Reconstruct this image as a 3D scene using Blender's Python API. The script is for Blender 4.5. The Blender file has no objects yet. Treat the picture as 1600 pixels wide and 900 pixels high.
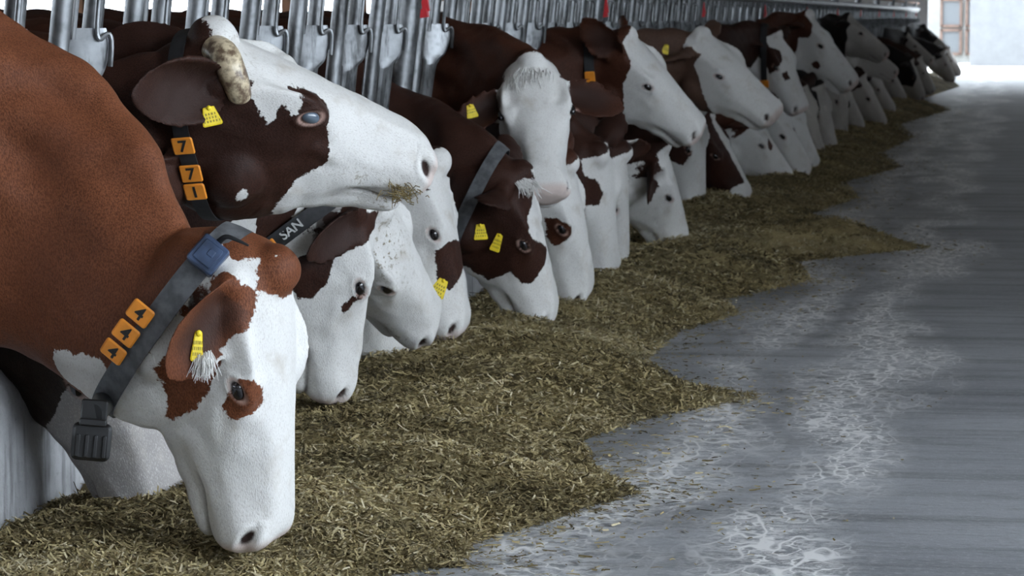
import bpy, math, random
import numpy as np
from mathutils import Vector, Matrix
from mathutils.bvhtree import BVHTree

# ------------------------------------------------------------------ camera, sky, sun, exposure
FPX, CAMH = 5000.0, 1.10                       # focal length in pixels of a 1600 wide frame, lens height
VPX, VPY = 812.0, 424.0                        # vanishing point of the lane, right of / above the centre
PITCH = math.atan2(VPY, FPX)
YAW = math.atan2(VPX, math.hypot(VPY, FPX))
SC = bpy.context.scene
COL = SC.collection
cam = bpy.data.cameras.new('camera')
cam.sensor_width = 36.0
cam.lens = FPX / 1600.0 * 36.0
cam.clip_end = 400
camo = bpy.data.objects.new('camera', cam)
COL.objects.link(camo)
camo.location = (0, 0, CAMH)
camo.rotation_euler = (math.pi / 2 - PITCH, 0, YAW)
SC.camera = camo
cam.dof.use_dof = True
cam.dof.focus_distance = 6.3
cam.dof.aperture_fstop = 18.0

SC.view_settings.view_transform = 'Standard'
SC.view_settings.look = 'None'
SC.view_settings.gamma = 1
SC.view_settings.use_curve_mapping = False
SC.view_settings.exposure = 0.0

world = bpy.data.worlds.new('sky')
SC.world = world
world.use_nodes = True
wb = world.node_tree.nodes['Background']
wb.inputs[0].default_value = (0.80, 0.90, 1.0, 1)
wb.inputs[1].default_value = 11.0

sun = bpy.data.lights.new('sun', 'SUN')
sun.energy = 4.0
sun.angle = 0.01
sun.color = (1.0, 0.96, 0.9)
suno = bpy.data.objects.new('sun', sun)
COL.objects.link(suno)
suno.rotation_euler = (math.radians(-32), 0, math.radians(6))

rnd = random.Random(7)
rng = np.random.default_rng(11)

# ------------------------------------------------------------------ helpers
CF = np.array([-math.sin(YAW) * math.cos(PITCH), math.cos(YAW) * math.cos(PITCH), -math.sin(PITCH)])
CR = np.array([math.cos(YAW), math.sin(YAW), 0.0])
CU = np.cross(CR, CF)
CC = np.array([0, 0, CAMH])


def ray(px, py):
    d = CF * FPX + CR * (px - 800) - CU * (py - 450)
    return d / np.linalg.norm(d)


def at_x(px, py, X):
    d = ray(px, py)
    return CC + d * (X / d[0])


def nrm(v):
    v = np.asarray(v, float)
    return v / max(np.linalg.norm(v), 1e-9)


def catmull(pts, n):
    """resample a list of row vectors with a Catmull-Rom spline, n samples over the whole list"""
    P = np.asarray(pts, float)
    P = np.vstack([2 * P[0] - P[1], P, 2 * P[-1] - P[-2]])
    m = len(P) - 3
    t = np.linspace(0, m - 1e-9, n)
    i = t.astype(int)
    u = (t - i)[:, None]
    a, b, c, d = P[i], P[i + 1], P[i + 2], P[i + 3]
    return 0.5 * (2 * b + (c - a) * u + (2 * a - 5 * b + 4 * c - d) * u ** 2 + (3 * b - a - 3 * c + d) * u ** 3)


class MB:
    """collects geometry of ONE mesh object"""

    def __init__(s):
        s.v, s.f, s.m = [], [], []

    def add(s, verts, faces, mi=0):
        o = len(s.v)
        s.v += [tuple(map(float, p)) for p in verts]
        s.f += [tuple(i + o for i in q) for q in faces]
        s.m += [mi] * len(faces)

    def box(s, c, size, mi=0, M=None, bev=0.0):
        hx, hy, hz = [q / 2 for q in size]
        if bev <= 0:
            vs = [(x * hx, y * hy, z * hz) for x in (-1, 1) for y in (-1, 1) for z in (-1, 1)]
            fs = [(0, 1, 3, 2), (4, 6, 7, 5), (0, 4, 5, 1), (2, 3, 7, 6), (0, 2, 6, 4), (1, 5, 7, 3)]
        else:
            # rounded plate: outline rounded in x/y, chamfered in z
            vs, fs = [], []
            prof = [(-hz, bev * .5), (-hz + bev * .5, 0), (hz - bev * .5, 0), (hz, bev * .5)]
            k = 5
            for z, ins in prof:
                for cx, cy, a0 in ((1, 1, 0), (-1, 1, 90), (-1, -1, 180), (1, -1, 270)):
                    for j in range(k):
                        a = math.radians(a0 + 90 * j / (k - 1))
                        r = bev
                        vs.append((cx * (hx - r) + (r - ins) * math.cos(a), cy * (hy - r) + (r - ins) * math.sin(a), z))
            n = 4 * k
            for L in range(3):
                for j in range(n):
                    fs.append((L * n + j, L * n + (j + 1) % n, (L + 1) * n + (j + 1) % n, (L + 1) * n + j))
            fs.append(tuple(range(n - 1, -1, -1)))
            fs.append(tuple(range(3 * n, 4 * n)))
        out = []
        for p in vs:
            q = Vector(p)
            if M is not None:
                q = M @ q
            out.append(q + Vector(c))
        s.add(out, fs, mi)

    def tube(s, pts, r, n=12, mi=0, cap=True, closed=False):
        P = np.asarray(pts, float)
        R = np.full(len(P), r) if np.isscalar(r) else np.asarray(r, float)
        T = np.gradient(P, axis=0)
        if closed:
            T = np.roll(P, -1, 0) - np.roll(P, 1, 0)
        T /= np.maximum(np.linalg.norm(T, axis=1), 1e-9)[:, None]
        u = np.cross(T[0], [0.31, 0.2, 0.93])
        if np.linalg.norm(u) < .1:
            u = np.cross(T[0], [1, 0, 0])
        vs = []
        ang = np.arange(n) * 2 * math.pi / n
        for p, t, q in zip(P, T, R):
            u = nrm(u - t * np.dot(u, t))
            w = np.cross(t, u)
            vs += list(p + q * (np.cos(ang)[:, None] * u + np.sin(ang)[:, None] * w))
        fs = []
        L = len(P)
        for i in range(L if closed else L - 1):
            for j in range(n):
                a, b = i * n, ((i + 1) % L) * n
                fs.append((a + j, a + (j + 1) % n, b + (j + 1) % n, b + j))
        if cap and not closed:
            fs.append(tuple(range(n - 1, -1, -1)))
            fs.append(tuple(range((L - 1) * n, L * n)))
        s.add(vs, fs, mi)

    def loft(s, rings, mi=0):
        """closed rings (list of n x 3 arrays) joined and capped"""
        n = len(rings[0])
        vs = np.vstack(rings)
        fs = []
        for i in range(len(rings) - 1):
            for j in range(n):
                a, b = i * n, (i + 1) * n
                fs.append((a + j, a + (j + 1) % n, b + (j + 1) % n, b + j))
        fs.append(tuple(range(n - 1, -1, -1)))
        fs.append(tuple(range((len(rings) - 1) * n, len(rings) * n)))
        s.add(vs, fs, mi)

    def sphere(s, c, r, nu=24, nv=14, mi=0, M=None):
        vs, fs = [], []
        r = (r, r, r) if np.isscalar(r) else r
        for i in range(nv + 1):
            a = math.pi * i / nv
            for j in range(nu):
                b = 2 * math.pi * j / nu
                q = Vector((r[0] * math.sin(a) * math.cos(b), r[1] * math.sin(a) * math.sin(b), r[2] * math.cos(a)))
                if M is not None:
                    q = M @ q
                vs.append(q + Vector(c))
        for i in range(nv):
            for j in range(nu):
                fs.append((i * nu + j, (i + 1) * nu + j, (i + 1) * nu + (j + 1) % nu, i * nu + (j + 1) % nu))
        s.add(vs, fs, mi)

    def mesh(s, name):
        me = bpy.data.meshes.new(name)
        me.from_pydata(s.v, [], s.f)
        me.polygons.foreach_set('material_index', s.m)
        return me

    def build(s, name, mats, parent=None, smooth=True, loc=None):
        me = s.mesh(name)
        if not isinstance(mats, (list, tuple)):
            mats = [mats]
        for m in mats:
            me.materials.append(m)
        if smooth:
            me.polygons.foreach_set('use_smooth', [True] * len(me.polygons))
            try:
                me.set_sharp_from_angle(angle=math.radians(40))
            except Exception:
                pass
        o = bpy.data.objects.new(name, me)
        COL.objects.link(o)
        if parent is not None:
            o.parent = parent
        if loc is not None:
            o.location = loc
        return o


def tag(o, label=None, cat=None, group=None, kind=None):
    if label:
        o['label'] = label
    if cat:
        o['category'] = cat
    if group:
        o['group'] = group
    if kind:
        o['kind'] = kind
    return o


def empty(name, loc=(0, 0, 0)):
    o = bpy.data.objects.new(name, None)
    COL.objects.link(o)
    o.location = loc
    o.empty_display_size = .1
    return o


# ------------------------------------------------------------------ materials
class NT:
    def __init__(s, name):
        s.m = bpy.data.materials.new(name)
        s.m.use_nodes = True
        s.t = s.m.node_tree
        s.b = s.t.nodes['Principled BSDF']

    def n(s, typ, ins=None, **kw):
        nd = s.t.nodes.new(typ)
        for k, v in kw.items():
            setattr(nd, k, v)
        for k, v in (ins or {}).items():
            s.put(nd.inputs[k], v)
        return nd

    def put(s, sock, v):
        if isinstance(v, bpy.types.NodeSocket):
            s.t.links.new(v, sock)
        elif isinstance(v, bpy.types.Node):
            s.t.links.new(v.outputs[0], sock)
        else:
            if isinstance(v, tuple) and len(v) == 3 and sock.type == 'RGBA':
                v = (*v, 1)
            sock.default_value = v

    def p(s, **kw):
        for k, v in kw.items():
            s.put(s.b.inputs[k.replace('_', ' ')], v)

    def noise(s, vec, scale, detail=4, rough=.55):
        return s.n('ShaderNodeTexNoise', {'Vector': vec, 'Scale': scale, 'Detail': detail, 'Roughness': rough}).outputs[0]

    def math(s, op, a, b=0.0, c=0.0, clamp=False):
        return s.n('ShaderNodeMath', {0: a, 1: b, 2: c}, operation=op, use_clamp=clamp).outputs[0]

    def step(s, v, lo, hi, a=0.0, b=1.0):
        return s.n('ShaderNodeMapRange', {'Value': v, 'From Min': lo, 'From Max': hi, 'To Min': a, 'To Max': b}, interpolation_type='SMOOTHSTEP').outputs[0]

    def mix(s, f, a, b):
        nd = s.n('ShaderNodeMix', data_type='RGBA')
        s.put(nd.inputs[0], f)
        s.put(nd.inputs[6], a)
        s.put(nd.inputs[7], b)
        return nd.outputs[2]

    def bump(s, h, strength=.3, dist=.01):
        return s.n('ShaderNodeBump', {'Height': h, 'Strength': strength, 'Distance': dist}).outputs[0]

    def obj(s):
        return s.n('ShaderNodeTexCoord').outputs['Object']

    def mapping(s, vec, scale, rot=(0, 0, 0)):
        return s.n('ShaderNodeMapping', {'Vector': vec, 'Scale': scale, 'Rotation': rot}).outputs[0]

    def attr(s, name, out=0):
        return s.n('ShaderNodeAttribute', attribute_name=name).outputs[out]


def simple(name, col, rough=.6, metal=0.0, spec=None, nscale=0, namp=.25):
    k = NT(name)
    c = col
    if nscale:
        nz = k.noise(k.obj(), nscale, 5)
        c = k.mix(k.step(nz, .3, .7), tuple(q * (1 - namp) for q in col), tuple(min(1, q * (1 + namp)) for q in col))
    k.p(Base_Color=c, Roughness=rough, Metallic=metal)
    return k.m


def coat_material(name, brown, brown2, white=(.67, .66, .645)):
    k = NT(name)
    hl = k.attr('rest', 1)
    fine = k.noise(hl, 130, 3, .6)
    med = k.noise(hl, 28, 3, .6)
    d = k.math('ADD', k.math('MULTIPLY', k.math('SUBTRACT', fine, .5), .016), k.math('MULTIPLY', k.math('SUBTRACT', med, .5), .022))
    pv = k.math('ADD', k.attr('patch', 2), d)
    mask = k.step(pv, -.0012, .0022)
    hair = k.noise(k.mapping(hl, (1, 2.6, 2.2)), 170, 2, .6)
    dirt = k.noise(hl, 9, 5, .65)
    w = k.mix(k.step(dirt, .52, .78), white, (.50, .465, .42))
    w = k.mix(k.step(hair, .30, .5), (.54, .52, .50), w)
    br = k.mix(k.step(k.noise(hl, 5, 4), .3, .7), brown, brown2)
    br = k.mix(k.step(hair, .3, .65), tuple(q * .62 for q in brown), br)
    c = k.mix(mask, w, br)
    c = k.mix(k.attr('pink', 2), c, (.50, .33, .28))
    spk = k.step(k.noise(hl, 75, 3, .6), .56, .64)
    c = k.mix(k.math('MULTIPLY', k.attr('dirt', 2), spk), c, (.16, .125, .06))
    c = k.mix(k.attr('dark', 2), c, (.035, .02, .017))
    h = k.math('ADD', hair, k.math('MULTIPLY', k.noise(hl, 45, 3), 1.2))
    k.p(Base_Color=c, Roughness=k.math('SUBTRACT', .68, k.math('MULTIPLY', mask, .14)), Normal=k.bump(h, .35, .004))
    k.b.inputs['Specular IOR Level'].default_value = .16
    return k.m


COATS = {
    'dimmed': coat_material('dimmed_black_and_white_coat', (.012, .010, .010), (.020, .016, .015), (.36, .335, .305)),  # far coat: weaker light down the barn is put into the colour
    'dimmedb': coat_material('dimmed_brown_and_white_coat', (.030, .014, .010), (.045, .020, .014), (.40, .37, .335)),  # brown far coat, darkened in colour for the same weaker light
    'grey': coat_material('shade_tinted_coat', (.030, .020, .016), (.045, .030, .024), (.36, .34, .33)),  # white toned down to grey, painting in the nearest cow's shade
    'red': coat_material('red_brown_and_white_coat', (.145, .048, .022), (.20, .070, .032)),
    'dark': coat_material('dark_brown_and_white_coat', (.030, .0125, .009), (.052, .021, .014)),
    'mid': coat_material('brown_and_white_coat', (.056, .020, .012), (.085, .031, .018)),
    'tan': coat_material('taupe_brown_and_white_coat', (.105, .060, .044), (.13, .075, .055)),
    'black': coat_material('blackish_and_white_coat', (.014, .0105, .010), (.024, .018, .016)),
}


def galvanised():
    k = NT('galvanised_steel')
    v = k.obj()
    nz = k.noise(v, 9, 5, .6)
    vo = k.n('ShaderNodeTexVoronoi', {'Vector': v, 'Scale': 45.0}).outputs['Distance']
    stain = k.noise(k.mapping(v, (10, 10, 1.6)), 3.0, 5, .65)
    c = k.mix(k.step(nz, .3, .72), (.12, .124, .13), (.31, .32, .335))
    c = k.mix(k.math('MULTIPLY', k.step(vo, .1, .6), .25), c, (.40, .41, .425))
    c = k.mix(k.step(stain, .47, .66, 0, .85), c, (.06, .06, .06))
    k.p(Base_Color=c, Metallic=.80, Roughness=k.step(nz, .2, .8, .33, .52), Normal=k.bump(nz, .12, .01))
    return k.m


STEEL = galvanised()
RUST = simple('rusty_painted_steel', (.20, .085, .040), .75, 0, nscale=14, namp=.5)
RED = simple('red_plastic', (.62, .03, .04), .4)
BLACKSTRAP = simple('black_webbing', (.010, .010, .012), .75, nscale=60, namp=.4)
GREYSTRAP = simple('grey_webbing', (.085, .088, .095), .7, nscale=40, namp=.35)
ORANGE = simple('orange_plastic', (.78, .27, .025), .45, nscale=30, namp=.10)
INK = simple('black_ink', (.012, .012, .012), .55)
YELLOW = simple('yellow_plastic', (.80, .62, .025), .45, nscale=40, namp=.12)
YINK = simple('faded_print', (.30, .22, .02), .6)
BLUEBOX = simple('blue_grey_plastic', (.035, .055, .105), .35, nscale=25, namp=.5)
BLACKP = simple('black_plastic', (.009, .009, .010), .42, nscale=25, namp=.5)
WLET = simple('pale_print', (.42, .42, .42), .6)


def eye_mat(name, c):
    k = NT(name)
    k.p(Base_Color=c, Roughness=.06)
    k.b.inputs['Coat Weight'].default_value = .5
    return k.m


EYE = eye_mat('dark_eye', (.010, .008, .010))
EYEB = eye_mat('pale_blue_eye', (.10, .13, .17))


def horn_mat():
    k = NT('horn')
    v = k.obj()
    nz = k.noise(k.mapping(v, (1, 1, 1)), 38, 5, .65)
    c = k.mix(k.step(nz, .38, .62), (.13, .085, .055), (.62, .52, .36))
    k.p(Base_Color=c, Roughness=.28, Normal=k.bump(nz, .2, .01))
    return k.m


HORN = horn_mat()


def concrete_floor():
    k = NT('worn_concrete_lane')
    v = k.obj()
    big = k.noise(v, .9, 5, .6)
    bands = k.noise(k.mapping(v, (.35, 3.0, 1)), 1.5, 6, .70)       # scraper marks run across the lane
    fine = k.noise(k.mapping(v, (1.6, 4, 1)), 6.0, 5, .7)
    grit = k.noise(v, 55, 4, .7)
    gran = k.noise(v, 190, 2, .6)
    c = k.mix(k.step(big, .3, .7), (.265, .28, .31), (.41, .43, .465))
    c = k.mix(k.step(bands, .47, .66, 0, .7), c, (.13, .133, .138))
    c = k.mix(k.step(fine, .50, .72, 0, .6), c, (.13, .133, .138))
    c = k.mix(k.step(grit, .50, .72, 0, .55), c, (.58, .60, .63))
    c = k.mix(k.step(gran, .58, .72, 0, .65), c, (.075, .073, .07))
    # pale curly scuffs left along two tracks of the lane
    sx = k.n('ShaderNodeSeparateXYZ', {0: v})
    wob = k.math('MULTIPLY', k.math('SUBTRACT', k.noise(k.mapping(v, (1, .35, 1)), 1.6, 4), .5), .9)
    px = k.math('ADD', sx.outputs[0], wob)
    t1 = k.step(k.math('ABSOLUTE', k.math('ADD', px, .50)), .0, .25, 1, 0)
    t2 = k.step(k.math('ABSOLUTE', k.math('ADD', px, .88)), .0, .22, 1, 0)
    tr = k.math('MAXIMUM', t1, k.math('MULTIPLY', t2, .85))
    gate = k.step(k.noise(k.mapping(v, (1, .4, 1)), 1.1, 3), .28, .50)
    lines = None
    for sc, st, w in ((7.0, .55, .030), (13.0, .9, .040)):
        dist = k.n('ShaderNodeTexNoise', {'Vector': k.mapping(v, (1, st * .6, 1)), 'Scale': sc, 'Detail': 2.0}).outputs[0]
        ln = k.step(k.math('ABSOLUTE', k.math('SUBTRACT', dist, .5)), 0, w, 1, 0)
        lines = ln if lines is None else k.math('MAXIMUM', lines, ln)
    dry = k.step(k.noise(v, 22, 5, .8), .43, .56)
    sc = k.math('MULTIPLY', k.math('MULTIPLY', tr, gate), k.math('MAXIMUM', lines, k.math('MULTIPLY', dry, .6)))
    c = k.mix(k.math('MULTIPLY', sc, 1.25, clamp=True), c, (.97, .97, .98))
    k.p(Base_Color=c, Roughness=k.step(bands, .3, .7, .36, .50),
        Normal=k.bump(k.math('ADD', k.math('MULTIPLY', grit, .6), k.math('MULTIPLY', bands, 1.5)), .30, .010))
    k.b.inputs['Specular IOR Level'].default_value = .6
    return k.m


FLOORM = concrete_floor()


def concrete(name, a, b, streak=True):
    k = NT(name)
    v = k.obj()
    n1 = k.noise(v, 3.5, 6, .65)
    n2 = k.noise(v, 60, 4, .7)
    c = k.mix(k.step(n1, .35, .65), a, b)
    if streak:
        st = k.noise(k.mapping(v, (7, 7, 1)), 2.4, 5, .6)
        c = k.mix(k.step(st, .52, .7, 0, .7), c, tuple(q * .35 for q in a))
    c = k.mix(k.step(n2, .55, .75, 0, .4), c, tuple(q * .4 for q in a))
    k.p(Base_Color=c, Roughness=.85, Normal=k.bump(k.math('ADD', n1, k.math('MULTIPLY', n2, .4)), .4, .02))
    return k.m


CURBM = concrete('stained_concrete', (.30, .30, .31), (.47, .475, .49))
WALLM = concrete('grey_render', (.34, .33, .32), (.42, .41, .40), False)
OUTW = concrete('pale_render', (.108, .110, .115), (.125, .128, .133), False)
WINGW = concrete('white_render', (.22, .22, .21), (.26, .26, .25), False)
ROOFM = simple('roof_boards', (.16, .13, .10), .9, nscale=3, namp=.3)
STALLM = concrete('stall_floor', (.08, .07, .06), (.13, .12, .10), False)
YARDM = concrete('sunlit_yard', (.62, .60, .56), (.70, .68, .64), False)
FRAMEM = simple('pinkish_timber', (.135, .085, .065), .7, nscale=8, namp=.2)
GLASSM = simple('pale_glazing', (.12, .13, .14), .3)
TIMBER = simple('brown_timber', (.17, .085, .045), .8, nscale=6, namp=.4)


def feed_material():
    k = NT('chopped_feed')
    v = k.obj()
    t = k.attr('tone', 2)
    nz = k.noise(v, 3.2, 4, .6)
    c = k.n('ShaderNodeValToRGB', {0: t})
    cr = c.color_ramp
    cr.elements[0].position, cr.elements[0].color = 0.0, (.040, .030, .014, 1)
    cr.elements[1].position, cr.elements[1].color = 1.0, (.80, .72, .54, 1)
    for p, q in ((.35, (.205, .160, .074, 1)), (.62, (.48, .39, .20, 1)), (.85, (.56, .475, .28, 1))):
        e = cr.elements.new(p)
        e.color = q
    col = k.mix(k.step(nz, .35, .68, 0, .45), c.outputs[0], (.15, .128, .075))
    k.p(Base_Color=col, Roughness=.8, Normal=k.bump(k.noise(v, 120, 4, .7), .6, .01))
    k.b.inputs['Specular IOR Level'].default_value = .2
    return k.m


FEEDM = feed_material()

# ------------------------------------------------------------------ the setting
END = 60.0
STALLZ = -.25                                   # the cattle stand lower than the lane


def struct(name, boxes, mat, M=None):
    mb = MB()
    for c, sz in boxes:
        mb.box(c, sz)
    o = mb.build(name, mat, smooth=False)
    o['kind'] = 'structure'
    return o


def span(x0, x1, y0, y1, z0, z1):
    return (((x0 + x1) / 2, (y0 + y1) / 2, (z0 + z1) / 2), (x1 - x0, y1 - y0, z1 - z0))


struct('floor', [span(-2.05, 5.0, -8, END, -.2, 0)], FLOORM)
struct('trim_1', [span(-12, -2.25, -8, END, -.45, STALLZ)], STALLM)            # floor of the stalls behind the fence
struct('ceiling', [span(-12.3, 5.3, -5, END, 4.2, 4.4)], ROOFM)
RW0 = 8.0
struct('wall_right', [span(5.0, 5.2, RW0, END, 0, 3.2), span(5.0, 5.2, RW0, END, 3.36, 4.2), span(5.0, 5.2, -5, RW0, 0, 1.3)], WALLM)  # out of view; side opening and high slot shaped to light the lane
struct('wall_light_block', [span(-12, 5.2, -5.2, -5, -.45, 4.2)], WALLM)  # unseen wall added behind the camera to block flat frontal light
struct('wall_left', [span(-12.2, -12, -5, END, -.45, 1.0), span(-12.2, -12, -5, END, 2.1, 4.2)], TIMBER)
struct('wall_end', [span(-12, -1.90, END, END + .25, -.2, 4.2), span(3.2, 5.0, END, END + .25, 0, 4.2), span(-1.90, 3.2, END, END + .25, 3.4, 4.2)], WALLM)
struct('trim_2', [span(-30, 30, END, 110, -.2, -.0)], YARDM)             # sunlit yard outside

# curb under the fence with a rounded nose
mb = MB()
prof = [(-2.05, -.26), (-2.055, .30), (-2.062, .345), (-2.08, .372), (-2.11, .385), (-2.25, .39), (-2.27, .38), (-2.275, -.26)]
ys = np.concatenate([np.arange(3.6, 12, .15), np.linspace(12, END, 60)])
rings = []
for y in ys:
    rings.append(np.array([(x + .004 * math.sin(y * 5) + .003 * math.sin(y * 17 + z * 9), y, z + (.004 * math.sin(y * 7.3) if z > .2 else 0)) for x, z in prof]))
mb.loft([r[::-1] for r in rings])
mb.build('trim_3', CURBM)['kind'] = 'structure'

# white house beyond the gate
house = empty('farm_building', (2.5, 76, 0))
tag(house, 'pale rendered building in sunlight beyond the far end of the lane', 'building')
mb = MB()
mb.box((1.15, -2, 3), (10.0, 4, 6))
mb.build('wall', OUTW, house, smooth=False)
mb = MB()
mb.box((-6.9, 2.5, 3), (6.0, 3.0, 6))
mb.build('side_wing', WINGW, house, smooth=False)
for (x0, x1, z0, z1) in ((-4.62, -4.16, .22, .78), (-4.62, -4.16, .88, 1.5), (-4.02, -3.66, .22, .78), (-4.02, -3.66, .88, 1.5)):
    mb = MB()
    t = .06
    zc, xc = (z0 + z1) / 2, (x0 + x1) / 2
    mb.box((x0, .96, zc), (t, .1, z1 - z0 + t))
    mb.box((x1, .96, zc), (t, .1, z1 - z0 + t))
    mb.box((xc, .96, z0), (x1 - x0, .1, t))
    mb.box((xc, .96, z1), (x1 - x0, .1, t))
    w = mb.build('window', FRAMEM, house, smooth=False)
    mb = MB()
    mb.box((xc, .985, zc), (x1 - x0, .03, z1 - z0))
    mb.build('pane', GLASSM, w, smooth=False)

# ------------------------------------------------------------------ headlock fence
LEAN = math.tan(math.radians(6.5))


def fx(z):
    return -2.155 + (z - .39) * LEAN


def bar_pts(y, z0, z1, dy=0.0, dx=0.0, n=2):
    return [(fx(z) + dx, y + dy * (z - z0) / (z1 - z0), z) for z in np.linspace(z0, z1, n)]


fence = empty('headlock_fence', (-2.155, 6, .39))
tag(fence, 'long galvanised headlock fence the cattle put their heads through', 'fence')
FO = np.array([-2.155, 6, .39])


def fbuild(mb, name, mat, parent=fence):
    mb.v = [tuple(np.array(p) - FO) for p in mb.v]
    return mb.build(name, mat, parent)


TOPZ = 1.235
for (name, z, dx, r, mat) in (('top_rail', TOPZ, .0, .030, STEEL), ('inner_rail', TOPZ - .035, -.085, .022, STEEL), ('upper_rail', 1.345, -.02, .020, RUST), ('bottom_rail', .47, -.05, .026, STEEL)):
    mb = MB()
    mb.tube([(fx(z) + dx, y, z) for y in np.linspace(4.0, END - .3, 40)], r, 14)
    fbuild(mb, name, mat)

PERIOD, UNIT = 4.70, .565
plates = []
for j in range(-2, 11):
    for k in range(8):
        plates.append((10.93 + .05 + PERIOD * j + UNIT * k, k, j))
plates = [p for p in plates if 4.4 < p[0] < END - 1]


def latch_mesh(y, tilt=0.0):
    """flat galvanised locking bar: broad paddle with an S bend, narrowing downwards"""
    mb = MB()
    zs = [.50, .70, .90, .945, .97, 1.00, 1.04, 1.075]
    lo = [-.022, -.022, -.022, -.024, -.034, -.042, -.044, -.040]
    hi = [.022, .022, .022, .030, .048, .056, .058, .046]
    L = catmull(np.c_[zs, lo, hi], 30)
    rings = []
    e, t = np.array([.90, .44, 0]), np.array([.44, -.90, 0])
    for z, a, b in L:
        o = np.array([fx(z) + .012, y + tilt * (z - .5), z])
        a, b = a * 1.05, b * 1.05
        h = .010
        rings.append(np.array([o + e * a - t * h, o + e * a + t * h * .5, o + e * (a + .010) + t * h, o + e * (a + b) / 2 + t * h * .45,
                               o + e * (b - .010) + t * h, o + e * b + t * h * .5, o + e * b - t * h, o + e * (a + b) / 2 - t * h * .6]))
    mb.loft(rings)
    return mb


for (y, k, j) in plates:
    far = y > 22
    n = 8 if far else 14
    # fixed posts either side of the locking bar
    for off, r, dx in ((-.135, .0235, 0.0), (.105, .0235, 0.0)):
        mb = MB()
        mb.tube(bar_pts(y + off, .40, TOPZ - .02, dx=dx), r, n)
        fbuild(mb, 'post', STEEL)
    tilt = .16 if (k == 0 and j in (0, 3)) else 0.0
    lb = fbuild(latch_mesh(y, tilt), 'locking_bar', STEEL)
    # bent rod: inverted U above, hook turning over the paddle below
    mb = MB()
    zt = 1.155
    yo = y + tilt * .6
    u = [(-.026, 1.05)] + [(-.002 - .024 * math.cos(a), zt + .024 * math.sin(a)) for a in np.linspace(0, math.pi, 9)]
    u += [(.023, 1.09), (.026, 1.062), (.033, 1.050), (.043, 1.058), (.053, 1.061), (.060, 1.04), (.062, .99)]
    q = [(fx(z) + .014 + .90 * k2 + .44 * .017, yo + .44 * k2 - .90 * .017, z) for k2, z in u]
    mb.tube(catmull(q, 40 if not far else 20), .0062, 8 if not far else 5)
    fbuild(mb, 'latch_rod', STEEL)
    if k == 0:
        mb = MB()
        mb.tube(bar_pts(y - .30, .38, 1.36, dx=-.01), .040, 16)
        fbuild(mb, 'panel_post', STEEL)
        mb = MB()
        M = Matrix.Rotation(-.15, 4, 'Y')
        mb.box((fx(1.15) + .03, y - .24, 1.155), (.022, .022, .075), M=M)
        mb.box((fx(1.12) + .03, y - .24, 1.112), (.028, .034, .03), M=M)
        o = fbuild(mb, 'release_handle', RED)
        o['label'] = 'red plastic release handle'

# freestall pipes and posts behind the cattle
stalls = empty('stall_divider', (-8.2, 6, -.25))
tag(stalls, 'rusty brown rails of the cubicle row seen through the fence behind the cattle', 'stall rail')
for z in (1.33, 1.62):
    mb = MB()
    mb.tube([(0, y, z) for y in np.linspace(-1, END - 7, 30)], .05, 10)
    mb.build('rail', RUST, stalls)
for y in np.arange(1.0, END - 8, 4.0):
    mb = MB()
    mb.box((0, y, .85), (.12, .12, 1.7))
    mb.build('post', TIMBER, stalls, smooth=False)

#@@FEED@@
# ------------------------------------------------------------------ feed along the fence
EDGE_PX = [(560, 900), (690, 885), (700, 850), (790, 825), (965, 772), (900, 735), (880, 690), (985, 655), (1165, 622), (1040, 600), (985, 565), (1040, 520), (1135, 492), (1110, 470), (1250, 440), (1230, 410), (1440, 388), (1270, 360), (1255, 335), (1330, 310), (1310, 285), (1400, 262), (1370, 240), (1420, 215), (1400, 195), (1480, 172), (1440, 155), (1500, 135), (1490, 125)]
edge = []
for (px, py) in EDGE_PX:
    d = ray(px, py)
    p = CC + d * (-CAMH / d[2])
    edge.append((p[1], p[0]))
edge.sort()
EY = np.array([e[0] for e in edge])
EX = np.array([e[1] for e in edge])


def vnoise(x, y, seed=0):
    r = np.random.default_rng(seed)
    out = np.zeros_like(x)
    for o in range(4):
        fqs = 2.0 ** o
        for _ in range(5):
            a = r.uniform(0, 2 * math.pi)
            ph = r.uniform(0, 6.28)
            out += np.sin((x * math.cos(a) + y * math.sin(a)) * 3.1 * fqs * r.uniform(.7, 1.3) + ph) / fqs / 5 ** .5
    return out


def edge_x(y):
    e = np.interp(y, EY, EX)
    e = np.where(y < EY[0], EX[0] - (EY[0] - y) * .25, e)
    return e


DENTS = []      # hollows eaten out around muzzles (x, y, radius, depth)


def feed_h(x, y):
    e = edge_x(y)
    d = e - x                                       # distance in from the toe
    base = np.clip(d, 0, None)
    h = .105 * (1 - np.exp(-base / .30)) + .030 * np.exp(-((d - .42) / .22) ** 2) * (d > 0)
    wall = np.clip((x + 2.05) / .35, 0, 1)
    h = h * (.62 + .38 * wall)
    h += np.clip(d / .12, 0, 1) * (.016 * vnoise(x * 1.4, y * 1.2, 3) + .010 * vnoise(x * 4.2, y * 4, 5))
    for (dx, dy, r, dep) in DENTS:
        h -= dep * np.exp(-(((x - dx) / r) ** 2 + ((y - dy) / (r * 1.25)) ** 2))
    return np.where(d > 0, np.maximum(h, .003 + .004 * np.clip(d / .05, 0, 1)), -.01)


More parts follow.
